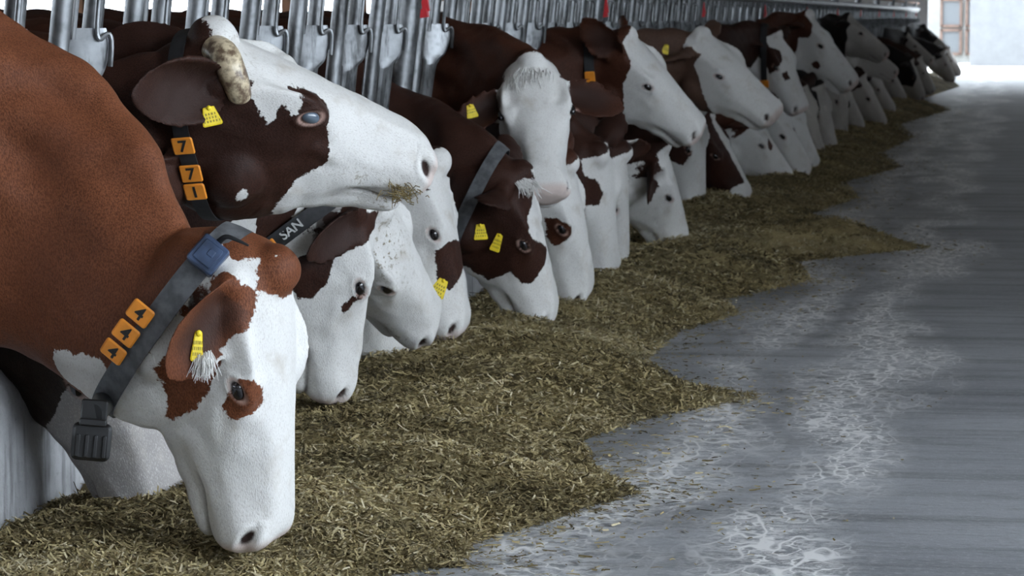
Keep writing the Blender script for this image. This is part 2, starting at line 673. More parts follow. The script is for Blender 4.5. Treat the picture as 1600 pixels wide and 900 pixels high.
def build_feed():
    # ground of the heap
    ys = np.concatenate([np.arange(4.3, 11, .03), np.arange(11, 20, .06), np.arange(20, END - 1, .25)])
    nx = 90
    xs_u = np.linspace(0, 1, nx)
    V, T = [], []
    for y in ys:
        e = float(edge_x(np.array([y]))[0]) + .02
        x = -2.06 + (e + 2.06) * xs_u
        yy = np.full(nx, y)
        h = feed_h(x, yy)
        V.append(np.c_[x, yy, h])
        T.append(np.clip(.36 + .10 * vnoise(x * 2, yy * 2, 9) + .05 * vnoise(x * 14, yy * 14, 19), .12, .7))
    V = np.vstack(V)
    T = np.concatenate(T)
    n = len(ys)
    ii, jj = np.meshgrid(np.arange(n - 1), np.arange(nx - 1), indexing='ij')
    a = (ii * nx + jj).ravel()
    Fq = np.c_[a, a + 1, a + nx + 1, a + nx]
    # straws and chopped stems
    N = 210000
    u = rng.random(N)
    y = 4.6 / (1 - u * (1 - 4.6 / 40.0))            # density falls with distance
    e = edge_x(y)
    x = -2.05 + (e + 2.10) * rng.random(N) ** .85
    spill = rng.random(N) < .03
    x = np.where(spill, e + rng.exponential(.13, N), x)
    h = np.maximum(feed_h(x, y), .002)
    ln = rng.gamma(3.0, .0062, N) + .007
    ln = np.where(rng.random(N) < .015, ln * 2.2, ln)
    ln = np.where(spill, ln * .7, ln)
    wd = rng.uniform(.0010, .0026, N) * np.where(y > 12, 1.5, 1.0)
    az = rng.uniform(0, 2 * math.pi, N)
    el = np.where(spill, 0.03, rng.normal(.12, .33, N))
    dirv = np.c_[np.cos(az) * np.cos(el), np.sin(az) * np.cos(el), np.sin(el)]
    side = np.c_[-np.sin(az), np.cos(az), rng.normal(0, .5, N)]
    side /= np.linalg.norm(side, axis=1)[:, None]
    up = np.cross(dirv, side)
    c = np.c_[x, y, h + np.where(spill, .002, rng.uniform(.0, .012, N))]
    bend = (rng.normal(0, .10, N) * ln)[:, None] * up
    p0 = c - dirv * (ln / 2)[:, None]
    p2 = c + dirv * (ln / 2)[:, None]
    p1 = c + bend
    w = side * (wd)[:, None]
    S = np.stack([p0 - w, p0 + w, p1 - w * 1.1, p1 + w * 1.1, p2 - w * .8, p2 + w * .8], axis=1).reshape(-1, 3)
    S[:, 2] = np.maximum(S[:, 2], .001)
    o = len(V)
    b = o + np.arange(N) * 6
    F2 = np.vstack([np.c_[b, b + 1, b + 3, b + 2], np.c_[b + 2, b + 3, b + 5, b + 4]])
    big = .5 + .13 * vnoise(x * 2.2, y * 1.8, 9) + .07 * vnoise(x * 6, y * 6, 29)
    tone = np.clip(big + rng.normal(.0, .22, N), 0, .92)
    tone = np.where(rng.random(N) < .022, rng.uniform(.88, 1.0, N), tone)
    allv = np.vstack([V, S])
    allf = np.vstack([Fq, F2]).astype(np.int32)
    me = bpy.data.meshes.new('chopped_feed')
    me.vertices.add(len(allv))
    me.vertices.foreach_set('co', allv.ravel())
    me.loops.add(allf.size)
    me.loops.foreach_set('vertex_index', allf.ravel())
    me.polygons.add(len(allf))
    me.polygons.foreach_set('loop_start', np.arange(len(allf), dtype=np.int32) * 4)
    me.update(calc_edges=True)
    at = me.attributes.new('tone', 'FLOAT', 'POINT')
    at.data.foreach_set('value', np.concatenate([T, np.repeat(tone, 6)]).astype(np.float32))
    me.polygons.foreach_set('use_smooth', [True] * len(me.polygons))
    me.materials.append(FEEDM)
    ob = bpy.data.objects.new('feed_heap', me)
    COL.objects.link(ob)
    tag(ob, 'long heap of chopped olive hay and silage lying on the lane below the cattle', 'feed', kind='stuff')
    return ob

#@@COW@@
# ------------------------------------------------------------------ cattle
# head stations: x, z_top, z_bottom, half width near the top, greatest half width, its z, half width of the jaw
HEAD = np.array([
    (-.085, -.065, -.200, .040, .060, -.12, .035),
    (-.055, -.022, -.245, .060, .084, -.11, .045),
    (-.015, .000, -.285, .072, .098, -.10, .052),
    (.030, .006, -.320, .083, .107, -.085, .056),
    (.085, .003, -.345, .094, .118, -.065, .062),
    (.140, -.001, -.350, .100, .125, -.050, .064),
    (.185, -.004, -.340, .096, .124, -.054, .062),
    (.230, -.007, -.318, .085, .113, -.080, .058),
    (.285, -.012, -.285, .071, .100, -.110, .054),
    (.345, -.018, -.235, .061, .089, -.125, .054),
    (.400, -.024, -.200, .057, .085, -.120, .057),
    (.445, -.030, -.186, .060, .089, -.112, .062),
    (.480, -.037, -.178, .064, .093, -.108, .064),
    (.505, -.050, -.170, .060, .088, -.108, .058),
    (.520, -.070, -.155, .042, .067, -.111, .042),
    (.527, -.090, -.130, .012, .026, -.111, .012)])
JAW = [  # lower jaw and chin: x, z_top, z_bottom, half width
    (.20, -.17, -.308, .050), (.27, -.16, -.284, .055), (.34, -.16, -.256, .056), (.40, -.160, -.234, .055), (.445, -.160, -.224, .056),
    (.478, -.165, -.215, .053), (.498, -.170, -.203, .040), (.507, -.176, -.190, .014)]
TIP = np.array([.527, 0, -.108])


def head_rings(n=44):
    ST = catmull(HEAD, 60)
    out = []
    for x, zt, zb, wt, wm, zm, wb in ST:
        hgt = zt - zb
        half = [(0, zt), (wt * .55, zt - .004 * hgt / .2), (wt * .92, zt - .07 * hgt), (wm * .985, zm + .12 * hgt), (wm, zm), (wm * .93, zm - .22 * hgt),
                ((wm * .45 + wb * .55), zb + .22 * hgt), (wb * .92, zb + .065 * hgt), (wb * .5, zb + .008), (0, zb)]
        h = catmull(half, n // 2 + 1)
        right = [(x, -y, z) for y, z in h]
        left = [(x, y, z) for y, z in h[-2:0:-1]]
        out.append(np.array(right + left))
    return out


def jaw_rings(n=24):
    ST = catmull(JAW, 24)
    out = []
    for x, zt, zb, w in ST:
        a = np.arange(n) * 2 * math.pi / n
        out.append(np.c_[np.full(n, x), -w * np.sign(np.sin(a)) * np.abs(np.sin(a)) ** .8, (zt + zb) / 2 + (zt - zb) / 2 * np.cos(a)])
    return out


def ear_rings(base, d, nz, L=.20, W=.055, th=.009):
    """leaf shaped, cupped ear; d = direction out, nz = direction the cup faces"""
    d, nz = nrm(d), np.asarray(nz, float)
    nz = nrm(nz - d * np.dot(nz, d))
    wv = np.cross(d, nz)
    st = catmull([(0, .50, 1.35, -.3), (.10, .62, 1.2, .0), (.28, .88, .85, .2), (.5, 1.0, .55, .3), (.72, .88, .35, .25), (.88, .58, .2, .1), (.97, .26, .1, 0), (1.0, .08, .05, 0)], 26)
    out = []
    m = 9
    for t, w, cup, _ in st:
        c = np.asarray(base, float) + d * (L * t)
        s = np.linspace(-1, 1, m)
        ww = W * max(w, .02)
        curve = cup * .8 * ww * (s ** 2)                         # rims lifted towards the facing side
        inner = [c + wv * (q * ww) + nz * (k) for q, k in zip(s, curve)]
        tt = th * (1.4 - .6 * t)
        outer = [c + wv * (q * ww * 1.02) + nz * (k - tt * (1.25 - .5 * q * q)) for q, k in zip(s, curve)]
        out.append(np.array(inner + outer[::-1]))
    return out


def poly_sdf(P, poly):
    """signed distance, positive inside"""
    poly = np.asarray(poly, float)
    d = np.full(len(P), 1e9)
    ins = np.zeros(len(P), bool)
    for i in range(len(poly)):
        a, b = poly[i], poly[(i + 1) % len(poly)]
        e = b - a
        w = P - a
        t = np.clip((w @ e) / max(e @ e, 1e-12), 0, 1)
        q = w - t[:, None] * e
        d = np.minimum(d, (q * q).sum(1))
        c1 = (a[1] <= P[:, 1]) & (P[:, 1] < b[1])
        c2 = (b[1] <= P[:, 1]) & (P[:, 1] < a[1])
        den = e[1] if abs(e[1]) > 1e-12 else 1e-12
        xi = a[0] + (P[:, 1] - a[1]) * e[0] / den
        ins ^= (c1 | c2) & (P[:, 0] < xi)
    return np.where(ins, 1, -1) * np.sqrt(d)


TH = .0018      # metres per degree around the head


def unroll(h):
    """head-local points -> (distance along the head, angle round it): 0 forehead, +90 right cheek, 180 throat, -90 left cheek"""
    x, y, z = h.T
    zb = np.interp(x, HEAD[:, 0], HEAD[:, 2])
    X = x - np.clip(zb - .02 - z, 0, None) * 1.5
    th = np.degrees(np.arctan2(-y, z + .13))
    return X, th


def solve_head(P, M, X, L, far, fit):
    m = at_x(M[0], M[1], X)
    if fit:                                    # head seen square on: give it its full length
        px = L * FPX / ((m - CC) @ CF) * fit
        u = np.array(P, float) - np.array(M, float)
        P = np.array(M) + u / np.linalg.norm(u) * px
    d = ray(*P)
    w = m - CC
    tc = w @ d
    perp = (w @ w) - tc * tc
    h = max(L * L - perp, 0)
    p = CC + d * (tc + (1 if far else -1) * math.sqrt(h))
    return p, m


COWLOG = {}


def proj(p):
    d = np.asarray(p, float) - CC
    z = d @ CF
    return np.array([800 + FPX * (d @ CR) / z, 450 - FPX * (d @ CU) / z])


def smooth_mesh(co, edges, it, lam=.5, w=None):
    n = len(co)
    cnt = np.bincount(edges.ravel(), minlength=n).astype(float)[:, None]
    for k in range(it):
        acc = np.zeros_like(co)
        for a in range(3):
            acc[:, a] = np.bincount(edges[:, 0], co[edges[:, 1], a], n) + np.bincount(edges[:, 1], co[edges[:, 0], a], n)
        dl = (acc / np.maximum(cnt, 1) - co) * lam
        if w is not None:
            dl *= w[:, None]
        co = co + dl
    return co


EAR_R = ((-.15, -1, -.20), (.55, 0, -.25))


def make_cow(key, P, M, X, yb, label, coat='mid', roll=0.0, far=False, scale=1.0, patches=(), neck_x=-.02, voxel=.009, ears=None, body_x=-2.62, neck=None,
             brown_ears=True, eyes=True, group='dairy cattle feeding at the headlocks', neckr=1.0, whites=(), neck_th=None, sm=None, dirt=(), bodyz=.74, ear_scale=(1.0, 1.0), eyemat=None, ear_white=False, nback=.45, n1r=1.0, fit=0, n01=None, neck_plane=None, white_px=(), eye_out=0.0, ear_dx=0.0):
    L = np.linalg.norm(TIP) * scale
    p, m = solve_head(P, M, X, L, far, fit)
    ax = nrm(m - p)
    Lr = np.linalg.norm(m - p)
    ref = np.array([.75, 0, .66]) if abs(ax[2]) < .95 else np.array([1, 0, 0])
    dz = nrm(ref - ax * (ref @ ax))
    # turn about the head axis
    a = math.radians(roll)
    sd = np.cross(dz, ax)                         # animal's left
    dz = dz * math.cos(a) - sd * math.sin(a)
    ly = np.cross(dz, ax)
    al = math.atan2(-TIP[2], TIP[0])              # local poll->tip line lies below local x
    ex = ax * math.cos(al) + dz * math.sin(al)
    ez = -ax * math.sin(al) + dz * math.cos(al)
    B = np.array([ex, ly, ez])                    # rows: local axes in the world
    s = Lr / np.linalg.norm(TIP)
    to_w = lambda h: p + (np.asarray(h, float) * s) @ B
    # --- shape pieces
    mb = MB()
    mb.loft([to_w(r) for r in head_rings()])
    mb.loft([to_w(r) for r in jaw_rings()])
    for sy in (-1, 1):
        mb.sphere(to_w((.188, sy * .088, -.046)), .034 * s, 16, 10)       # brow and orbit
        mb.sphere(to_w((.120, sy * .058, -.225)), .074 * s, 16, 10)       # cheek muscle
        mb.sphere(to_w((.483, sy * .048, -.085)), .040 * s, 16, 10)       # nostril wing
        mb.tube([to_w((.22, sy * .096, -.105)), to_w((.29, sy * .080, -.120)), to_w((.36, sy * .066, -.125))], [.024 * s, .024 * s, .016 * s], 10)
    mb.sphere(to_w((-.012, 0, -.012)), .052 * s, 16, 10)                  # poll
    ears = ears or {}
    cups = []
    er = ears.get('r', ((-.22, -1, -.12), (.55, 0, -.35)))
    el = ears.get('l', ((-.22, 1, -.12), (.55, 0, -.35)))
    th = max(.008, voxel * 1.15)
    for (dn, sy, es) in ((er, -1, ear_scale[0]), (el, 1, ear_scale[1])):
        if dn is None:
            continue
        bs = np.array([-.002 + ear_dx, sy * (.082 + .12 * ear_dx), -.062 - .3 * ear_dx])
        rr = ear_rings(bs, dn[0], dn[1], L=.215 * es, W=.062 * es, th=th)
        mb.loft([to_w(r) for r in rr])
        cups.append((bs, nrm(dn[0]), np.asarray(dn[1], float), .215 * es, .062 * es))
        mb.sphere(to_w(bs), .036 * s, 14, 8)
    # --- neck: from behind the poll to the shoulders
    n0 = to_w((.035, 0, -.125))
    if neck is None:
        neck = [(-2.12, yb, .40 * n0[2] + .60 * bodyz)]
    dn_ = nrm(-ex * nback + nrm(np.array(neck[-1], float) - n0))
    n1 = n0 + dn_ * .15 * s
    if n01:
        n0, n1 = to_w(n01[0]), to_w(n01[1])
    ctr = [n0, n1] + [np.array(q, float) for q in neck] + [np.array((body_x, yb, bodyz)), np.array((body_x - .35, yb, bodyz))]
    nn = len(ctr)
    hd = [.115, .155 * n1r] + [.225] * len(neck) + [.325, .37]
    hw = [.072, .094] + [.130] * len(neck) + [.21, .25]
    if len(neck) == 2:
        hd[2], hw[2] = .16, .105
    C3 = catmull(np.c_[ctr, hd, hw], 40)
    Tn = np.gradient(C3[:, :3], axis=0)
    Tn /= np.linalg.norm(Tn, axis=1)[:, None]
    back = nrm(dz * .75 - ax * .65)
    rings = []
    ang = np.arange(36) * 2 * math.pi / 36
    for i, (row, t) in enumerate(zip(C3, Tn)):
        k = min(1.0, i / 18.0)
        u = back * (1 - k) + np.array([0, 0, 1.0]) * k
        u = nrm(u - t * (u @ t))
        w = np.cross(t, u)
        rr = neckr if 4 < i < 30 else (1 + (neckr - 1) * .5)
        rings.append(row[:3] + np.cos(ang)[:, None] * u * row[3] * rr + (np.sin(ang) * (1 - .12 * np.cos(ang)))[:, None] * w * row[4])
    mb.loft(rings)
    # --- trunk, legs, tail
    bx = body_x
    st = catmull([(bx - .05, bodyz, .33, .21), (bx - .35, bodyz - .005, .385, .265), (bx - .75, bodyz - .03, .40, .285), (bx - 1.15, bodyz - .01, .385, .285), (bx - 1.45, bodyz + .03, .33, .265), (bx - 1.66, bodyz + .06, .24, .20), (bx - 1.74, bodyz + .08, .10, .09)], 30)
    mb.loft([np.c_[np.full(36, q[0]), yb + .91 * q[3] * np.sin(ang), q[1] + q[2] * np.cos(ang)] for q in st])
    for sy in (-1, 1):
        mb.tube(catmull([(bx - .16, yb + sy * .13, bodyz - .1), (bx - .12, yb + sy * .14, .38), (bx - .14, yb + sy * .13, .17), (bx - .14, yb + sy * .13, -.09), (bx - .11, yb + sy * .13, -.18), (bx - .09, yb + sy * .13, STALLZ)], 20),
                np.interp(np.linspace(0, 1, 20), [0, .25, .42, .6, .85, .92, 1], [.12, .09, .056, .040, .045, .055, .060]), 12)
        mb.tube(catmull([(bx - 1.42, yb + sy * .10, bodyz), (bx - 1.30, yb + sy * .125, .41), (bx - 1.56, yb + sy * .14, .21), (bx - 1.52, yb + sy * .14, -.07), (bx - 1.48, yb + sy * .14, -.18), (bx - 1.45, yb + sy * .14, STALLZ)], 20),
                np.interp(np.linspace(0, 1, 20), [0, .2, .42, .6, .85, .92, 1], [.145, .12, .062, .042, .045, .055, .060]), 12)
    mb.tube(catmull([(bx - 1.68, yb, bodyz + .24), (bx - 1.80, yb, bodyz + .10), (bx - 1.82, yb, .36), (bx - 1.80, yb, .10)], 14), np.interp(np.linspace(0, 1, 14), [0, .3, .8, 1], [.04, .026, .024, .04]), 8)
    # --- one skin
    me = mb.mesh('raw')
    ob = bpy.data.objects.new('raw', me)
    COL.objects.link(ob)
    rm = ob.modifiers.new('r', 'REMESH')
    rm.mode = 'VOXEL'
    rm.voxel_size = voxel
    dg = bpy.context.evaluated_depsgraph_get()
    dg.update()
    skin = bpy.data.meshes.new_from_object(ob.evaluated_get(dg))
    bpy.data.objects.remove(ob)
    bpy.data.meshes.remove(me)
    n = len(skin.vertices)
    co = np.empty(n * 3)
    skin.vertices.foreach_get('co', co)
    co = co.reshape(-1, 3)
    ed = np.empty(len(skin.edges) * 2, np.int64)
    skin.edges.foreach_get('vertices', ed)
    ed = ed.reshape(-1, 2)
    its = sm if sm is not None else max(2, int(round((.010 / voxel) ** 2 * 3)))
    H = ((co - p) @ B.T) / s
    inear = np.zeros(n, bool)
    wv = np.ones(n)
    wv = np.where((np.abs(H[:, 1]) > .13), .45, wv)                     # keep ears crisp
    co = smooth_mesh(co, ed, its, .55, wv)
    # --- carving in head space
    H = ((co - p) @ B.T) / s
    skin.vertices.foreach_set('co', co.ravel())
    skin.update()
    nr = np.empty(n * 3)
    skin.vertices.foreach_get('normal', nr)
    nr = (nr.reshape(-1, 3)) @ B.T
    x, y, z = H.T
    ay = np.abs(y)
    sg = np.sign(y)
    dark = np.zeros(n)
    pink = np.zeros(n)
    disp = np.zeros(n)
    # nostrils: comma slits on the front sides of the muzzle
    qx = (x - .490) / .021
    qz = (z + .080 + (x - .490) * .6) / .0135
    qy = (ay - .082) / .030
    g = np.exp(-(qx ** 2 + qz ** 2 + qy ** 2) * .9)
    disp -= .017 * g
    dark = np.maximum(dark, np.clip((g - .42) * 5, 0, 1))
    ring = np.exp(-(np.sqrt(qx ** 2 + qz ** 2 + qy ** 2) - 1.7) ** 2 * 3) * (x > .46) * (ay < .1)
    disp += .0035 * ring
    pk = np.clip((x - .492) / .018, 0, 1) * np.clip((z + .172) / .012, 0, 1) * (x < .56) * (ay < .1)
    pink = np.maximum(pink, pk * .5)
    # mouth
    mz = -.174 - .10 * np.clip(.40 - x, 0, .2)
    mq = np.exp(-((z - mz) / .0045) ** 2) * np.clip((x - .355) / .02, 0, 1) * (x < .54) * (ay < .09)
    disp -= .006 * mq
    dark = np.maximum(dark, .55 * mq)
    # eye sockets
    ex_, ez_ = (x - .188) / .022, (z + .050 - (x - .188) * .25) / .0135
    eg = np.sqrt(ex_ ** 2 + ez_ ** 2)
    eside = (ay > .085) & (ay < .16)
    disp += np.where(eside, .0045 * np.exp(-((eg - 1.45) / .38) ** 2) - .007 * np.exp(-(eg / .85) ** 2), 0)
    lid = np.where(eside, np.clip(1 - np.abs(eg - 1.05) / .3, 0, 1), 0)
    pink = np.maximum(pink, .75 * lid)
    dark = np.maximum(dark, np.where(eside, np.clip((1.0 - eg) * 4, 0, 1), 0) * .95)
    # wrinkles under the jaw and on the neck
    disp += .0022 * np.sin(x * 95 + z * 40) * np.exp(-((z + .27) / .05) ** 2) * (ay < .1) * (x > .2) * (x < .42)
    fnear = np.exp(-np.clip(np.linalg.norm(H - np.array([.2, 0, -.1]), axis=1) - .35, 0, None) * 3)
    neckw = np.clip((-.02 - x) / .15, 0, 1) * (H[:, 0] > -1.2)
    Wc = co
    disp += neckw * .012 * (np.sin(Wc[:, 0] * 23 + Wc[:, 2] * 31 + 3 * np.sin(Wc[:, 2] * 6)) * np.sin(Wc[:, 2] * 9 - Wc[:, 0] * 13 + 1.0))
    disp += .0018 * np.sin(Wc[:, 0] * 61 + 2) * np.sin(Wc[:, 1] * 57) * np.sin(Wc[:, 2] * 66 + 1)
    nb = np.sqrt((nr ** 2).sum(1))[:, None]
    H2 = H + nr / np.maximum(nb, 1e-9) * (disp / s)[:, None]
    co = p + (H2 * s) @ B
    eart = np.zeros(n)
    for (bs, d_, z_, L_, W_) in cups:
        z_ = nrm(z_ - d_ * (z_ @ d_))
        w_ = np.cross(d_, z_)
        q = H - bs
        t_, u_, v_ = (q @ d_) / L_, (q @ w_) / W_, q @ z_
        inn = brown_ears & (t_ > .12) & (t_ < 1.05) & (np.abs(u_) < 1.1) & (np.abs(v_) < .06) & ((nr @ z_) > .25)
        dark = np.maximum(dark, np.where(inn, .85 * np.exp(-(u_ / .70) ** 4 - ((t_ - .42) / .36) ** 4), 0))
        if ear_white:
            eart = np.maximum(eart, np.where((t_ > .86) & (t_ < 1.1) & (np.abs(u_) < 1.2) & (np.abs(v_) < .07), 1, 0))
    # --- coat pattern
    Xu, thd = unroll(H)
    Q = np.c_[Xu, thd * TH]
    if neck_th is not None:
        nx = np.interp(np.abs(thd) if neck_th[0][0] >= 0 else thd, [q[0] for q in neck_th], [q[1] for q in neck_th])
    else:
        nx = neck_x
    patch = nx - Xu
    if neck_plane is not None:
        patch = np.maximum(-(co - np.asarray(neck_plane[0])) @ nrm(neck_plane[1]), patch)
    for pl in patches:
        patch = np.maximum(patch, poly_sdf(Q, [(a, b * TH) for a, b in pl]))
    for pl in whites:
        patch = np.minimum(patch, -poly_sdf(Q, [(a, b * TH) for a, b in pl]))
    earv = (ay > .128) & (x < .12 + ear_dx * 1.6) & (x > -.35) & (z > -.33)
    if brown_ears:
        patch = np.where(earv, np.maximum(patch, (ay - .130)), patch)
        patch = np.where((x < .06) & (z < .0) & (z > -.2), np.maximum(patch, np.minimum(ay - .100, .055 - x)), patch)
    for wx, wy, wr in white_px:
        d_ = ray(wx, wy)
        q_ = co - CC
        t_ = q_ @ d_
        near = np.where(np.linalg.norm(q_ - t_[:, None] * d_, axis=1) < .012, t_, 1e9)
        wc = co[near.argmin()]
        patch = np.minimum(patch, np.linalg.norm(co - wc, axis=1) - wr)
    if ear_white:
        patch = np.where(eart > 0, -.01, patch)
    dv = np.zeros(n)
    for (dx, dt, dr, da) in dirt:
        dv = np.maximum(dv, da * np.exp(-((Xu - dx) / dr) ** 2 - ((thd - dt) * TH / dr) ** 2))
    for nm, arr in (('patch', patch), ('pink', np.clip(pink, 0, 1)), ('dark', np.clip(dark, 0, 1)), ('dirt', dv)):
        skin.attributes.new(nm, 'FLOAT', 'POINT').data.foreach_set('value', arr.astype(np.float32))
    skin.attributes.new('rest', 'FLOAT_VECTOR', 'POINT').data.foreach_set('vector', (H * s).astype(np.float32).ravel())
    root = np.array((bx - .8, yb, STALLZ))
    skin.vertices.foreach_set('co', (co - root).ravel())
    skin.materials.clear()
    skin.materials.append(COATS[coat])
    skin.polygons.foreach_set('use_smooth', [True] * len(skin.polygons))
    skin.update()
    skin.name = 'cow'
    cow = bpy.data.objects.new('cow', skin)
    COL.objects.link(cow)
    cow.location = root
    tag(cow, label, 'cow', group)
    info = dict(ctr=C3[:, :3], obj=cow, root=root, to_w=to_w, B=B, s=s, p=p, m=m, co=co)
    if eyes:
        for sy in (-1, 1):
            mbe = MB()
            c = to_w((.188, sy * (.1165 + eye_out), -.050)) - root
            R3 = Matrix([list(q) for q in B.T])
            mbe.sphere(c, (.0205 * s, .0125 * s, .0135 * s), 18, 12, M=R3)
            mbe.build('eye', eyemat or EYE, cow)
    COWLOG[key] = info
    return info


def bvh_of(info):
    me = info['obj'].data
    vs = np.empty(len(me.vertices) * 3)
    me.vertices.foreach_get('co', vs)
    vs = vs.reshape(-1, 3)
    return BVHTree.FromPolygons([Vector(q) for q in vs], [tuple(q.vertices) for q in me.polygons])


def text_mesh(mb, body, size, M, mi):
    cu = bpy.data.curves.new('t', 'FONT')
    cu.body = body
    cu.size = size
    cu.align_x = 'CENTER'
    cu.align_y = 'CENTER'
    cu.extrude = .0006
    cu.offset = size * .018
    o = bpy.data.objects.new('t', cu)
    COL.objects.link(o)
    dg = bpy.context.evaluated_depsgraph_get()
    dg.update()
    me = bpy.data.meshes.new_from_object(o.evaluated_get(dg))
    mb.add([M @ v.co for v in me.vertices], [tuple(q.vertices) for q in me.polygons], mi)
    bpy.data.objects.remove(o)
    bpy.data.meshes.remove(me)


def collar(info, c_world, n_world, width=.04, mat=None, lift=.006, name='collar'):
    """band laid round the neck where a plane (head space) cuts the skin; returns the ring for hanging things on"""
    cow = info['obj']
    bv = bvh_of(info)
    if len(c_world) == 2:                      # the spot of the neck's core seen there
        c_world = min(info['ctr'], key=lambda q: np.linalg.norm(proj(q) - np.array(c_world, float)))
    c = np.asarray(c_world, float) - info['root']
    nv = nrm(n_world)
    up = nrm(info['B'][2] - nv * (info['B'][2] @ nv))
    rt = np.cross(nv, up)                     # +angle goes from dorsal towards the animal's ...
    N = 72
    edges = []
    for o in (-width / 2, 0, width / 2):
        rad = []
        for i in range(N):
            a = 2 * math.pi * i / N
            d = up * math.cos(a) + rt * math.sin(a)
            h = bv.ray_cast(Vector(c + nv * o), Vector(d), .45)
            rad.append((Vector(c + nv * o) - h[0]).length if h[0] is not None else .16)
        r = np.array(rad)
        # a strap bridges hollows
        for _ in range(2):
            r = np.maximum(r, (np.roll(r, 3) + np.roll(r, -3)) / 2)
        r = np.convolve(np.r_[r[-3:], r, r[:3]], np.ones(7) / 7, 'valid')
        edges.append(r + lift)
    mid = np.maximum.reduce(edges)
    rings = []
    P = []
    for i in range(N):
        a = 2 * math.pi * i / N
        d = up * math.cos(a) + rt * math.sin(a)
        r0, r2 = .5 * edges[0][i] + .5 * mid[i], .5 * edges[2][i] + .5 * mid[i]
        q = [c + nv * (-width / 2) + d * (r0 - .003), c + nv * (-width / 2) + d * (r0 + .002), c + d * ((r0 + r2) / 2 + .0035), c + nv * (width / 2) + d * (r2 + .002), c + nv * (width / 2) + d * (r2 - .003)]
        rings.append(q)
        P.append((c + d * ((r0 + r2) / 2 + .0035), d))
    mb = MB()
    vs = [v for r in rings for v in r]
    fs = []
    for i in range(N):
        k = (i + 1) % N
        for j in range(5):
            fs.append((i * 5 + j, i * 5 + (j + 1) % 5, k * 5 + (j + 1) % 5, k * 5 + j))
    mb.add(vs, fs)
    ob = mb.build(name, mat or BLACKSTRAP, cow)

    def frame(deg, off=0.0, out=0.0):
        """point on the band; columns: along the band (growing angle), across, outwards"""
        f = (deg % 360) / 360 * N
        i = int(f)
        u = f - i
        p0 = P[i % N][0] * (1 - u) + P[(i + 1) % N][0] * u
        t = nrm(P[(i + 2) % N][0] - P[(i - 1) % N][0])
        o = nrm(np.cross(nv, t))
        if o @ P[i % N][1] < 0:
            o = -o
        return p0 + nv * off + o * out, t, nv, o
    def at(px, py, off=0.0, out=0.0):
        """frame at the place of the band that shows at a given spot of the view"""
        best = None
        for a in range(0, 360, 1):
            q, t, v, o = frame(a, off, out)
            w = q + info['root']
            if o @ (CC - w) < 0:
                continue
            e = np.linalg.norm(proj(w) - np.array([px, py]))
            if best is None or e < best[0]:
                best = (e, a)
        return frame(best[1], off, out)
    return ob, frame, at


def plate_matrix(pos, upv, outv):
    outv = nrm(outv)
    upv = nrm(upv - outv * (np.dot(upv, outv)))
    xr = np.cross(upv, outv)
    M = Matrix((list(xr) + [0], list(upv) + [0], list(outv) + [0], [0, 0, 0, 1])).transposed()
    M.translation = Vector(pos)
    return M


def number_plate(parent, pos, upv, outv, ch, w=.046, h=.050, ink=1):
    M = plate_matrix(pos, upv, outv)
    mb = MB()
    mb.box((0, 0, 0), (w, h, .006), bev=.006)
    mb.v = [tuple(M @ Vector(q)) for q in mb.v]
    if ch:
        text_mesh(mb, ch, h * .92, M @ Matrix.Translation((0, 0, .0036)), 1)
    return mb.build('number_plate', [ORANGE, INK], parent)


def tag_at(info, px, py, w=.036, h=.042, tilt=0.0, lines=3, lift=.006, face=.6):
    """ear tag on the skin where a line of sight meets it"""
    d = ray(px, py)
    h0 = bvh_of(info).ray_cast(Vector(CC - info['root']), Vector(d))
    if h0[0] is None:
        return None
    o = nrm(np.array(h0[1]) * (1 - face) - d * face)
    a = math.radians(tilt)
    up = CU * math.cos(a) + CR * math.sin(a)
    return ear_tag(info, np.array(h0[0]) + info['root'] + o * lift, up, o, w, h, lines, True)


def ear_tag(info, local, upl, outl, w=.036, h=.042, lines=3, world=False):
    """yellow ear tag: tapered plate with a stud and rows of print"""
    cow = info['obj']
    if world:
        pos, upv, outv = np.asarray(local, float) - info['root'], np.asarray(upl, float), np.asarray(outl, float)
    else:
        pos = info['to_w'](local) - info['root']
        upv, outv = np.asarray(upl, float) @ info['B'], np.asarray(outl, float) @ info['B']
    M = plate_matrix(pos, upv, outv)
    mb = MB()
    mb.box((0, -h * .1, 0), (w, h, .003), bev=.005)
    vv = []
    for q in mb.v:
        q = Vector(q)
        if q.y > h * .15:
            q.x *= .62
        vv.append(tuple(q))
    mb.v = vv
    mb.sphere((0, h * .33, .003), (.006, .006, .004), 12, 6)
    for i in range(lines):
        yy = h * (.02 - .19 * i)
        k = rnd.randint(4, 6)
        for j in range(k):
            mb.box(((j - (k - 1) / 2) * w * .15, yy, .0018), (w * rnd.uniform(.05, .1), h * .11, .0008), mi=1)
    mb.v = [tuple(M @ Vector(q)) for q in mb.v]
    return mb.build('ear_tag', [YELLOW, YINK], cow)

#@@HERD@@
V1, V2, V3, V4 = .0048, .008, .012, .019
GAPS = [q[0] + .2675 + (.11 if q[1] == 7 else 0) for q in plates]
USED = set()


def stall(y):
    """the free headlock gap nearest to a distance along the fence"""
    k = min((i for i in range(len(GAPS)) if i not in USED), key=lambda i: abs(GAPS[i] - y))
    USED.add(k)
    return GAPS[k]


S1, S1b, S2, S3, S3b, S4, S5, S6, S8, SA, S9, S10, SB, S11 = [stall(q) for q in (5.8, 6.55, 7.11, 7.68, 8.24, 8.81, 9.6, 10.5, 11.25, 11.81, 12.4, 12.95, 13.5, 14.07)]

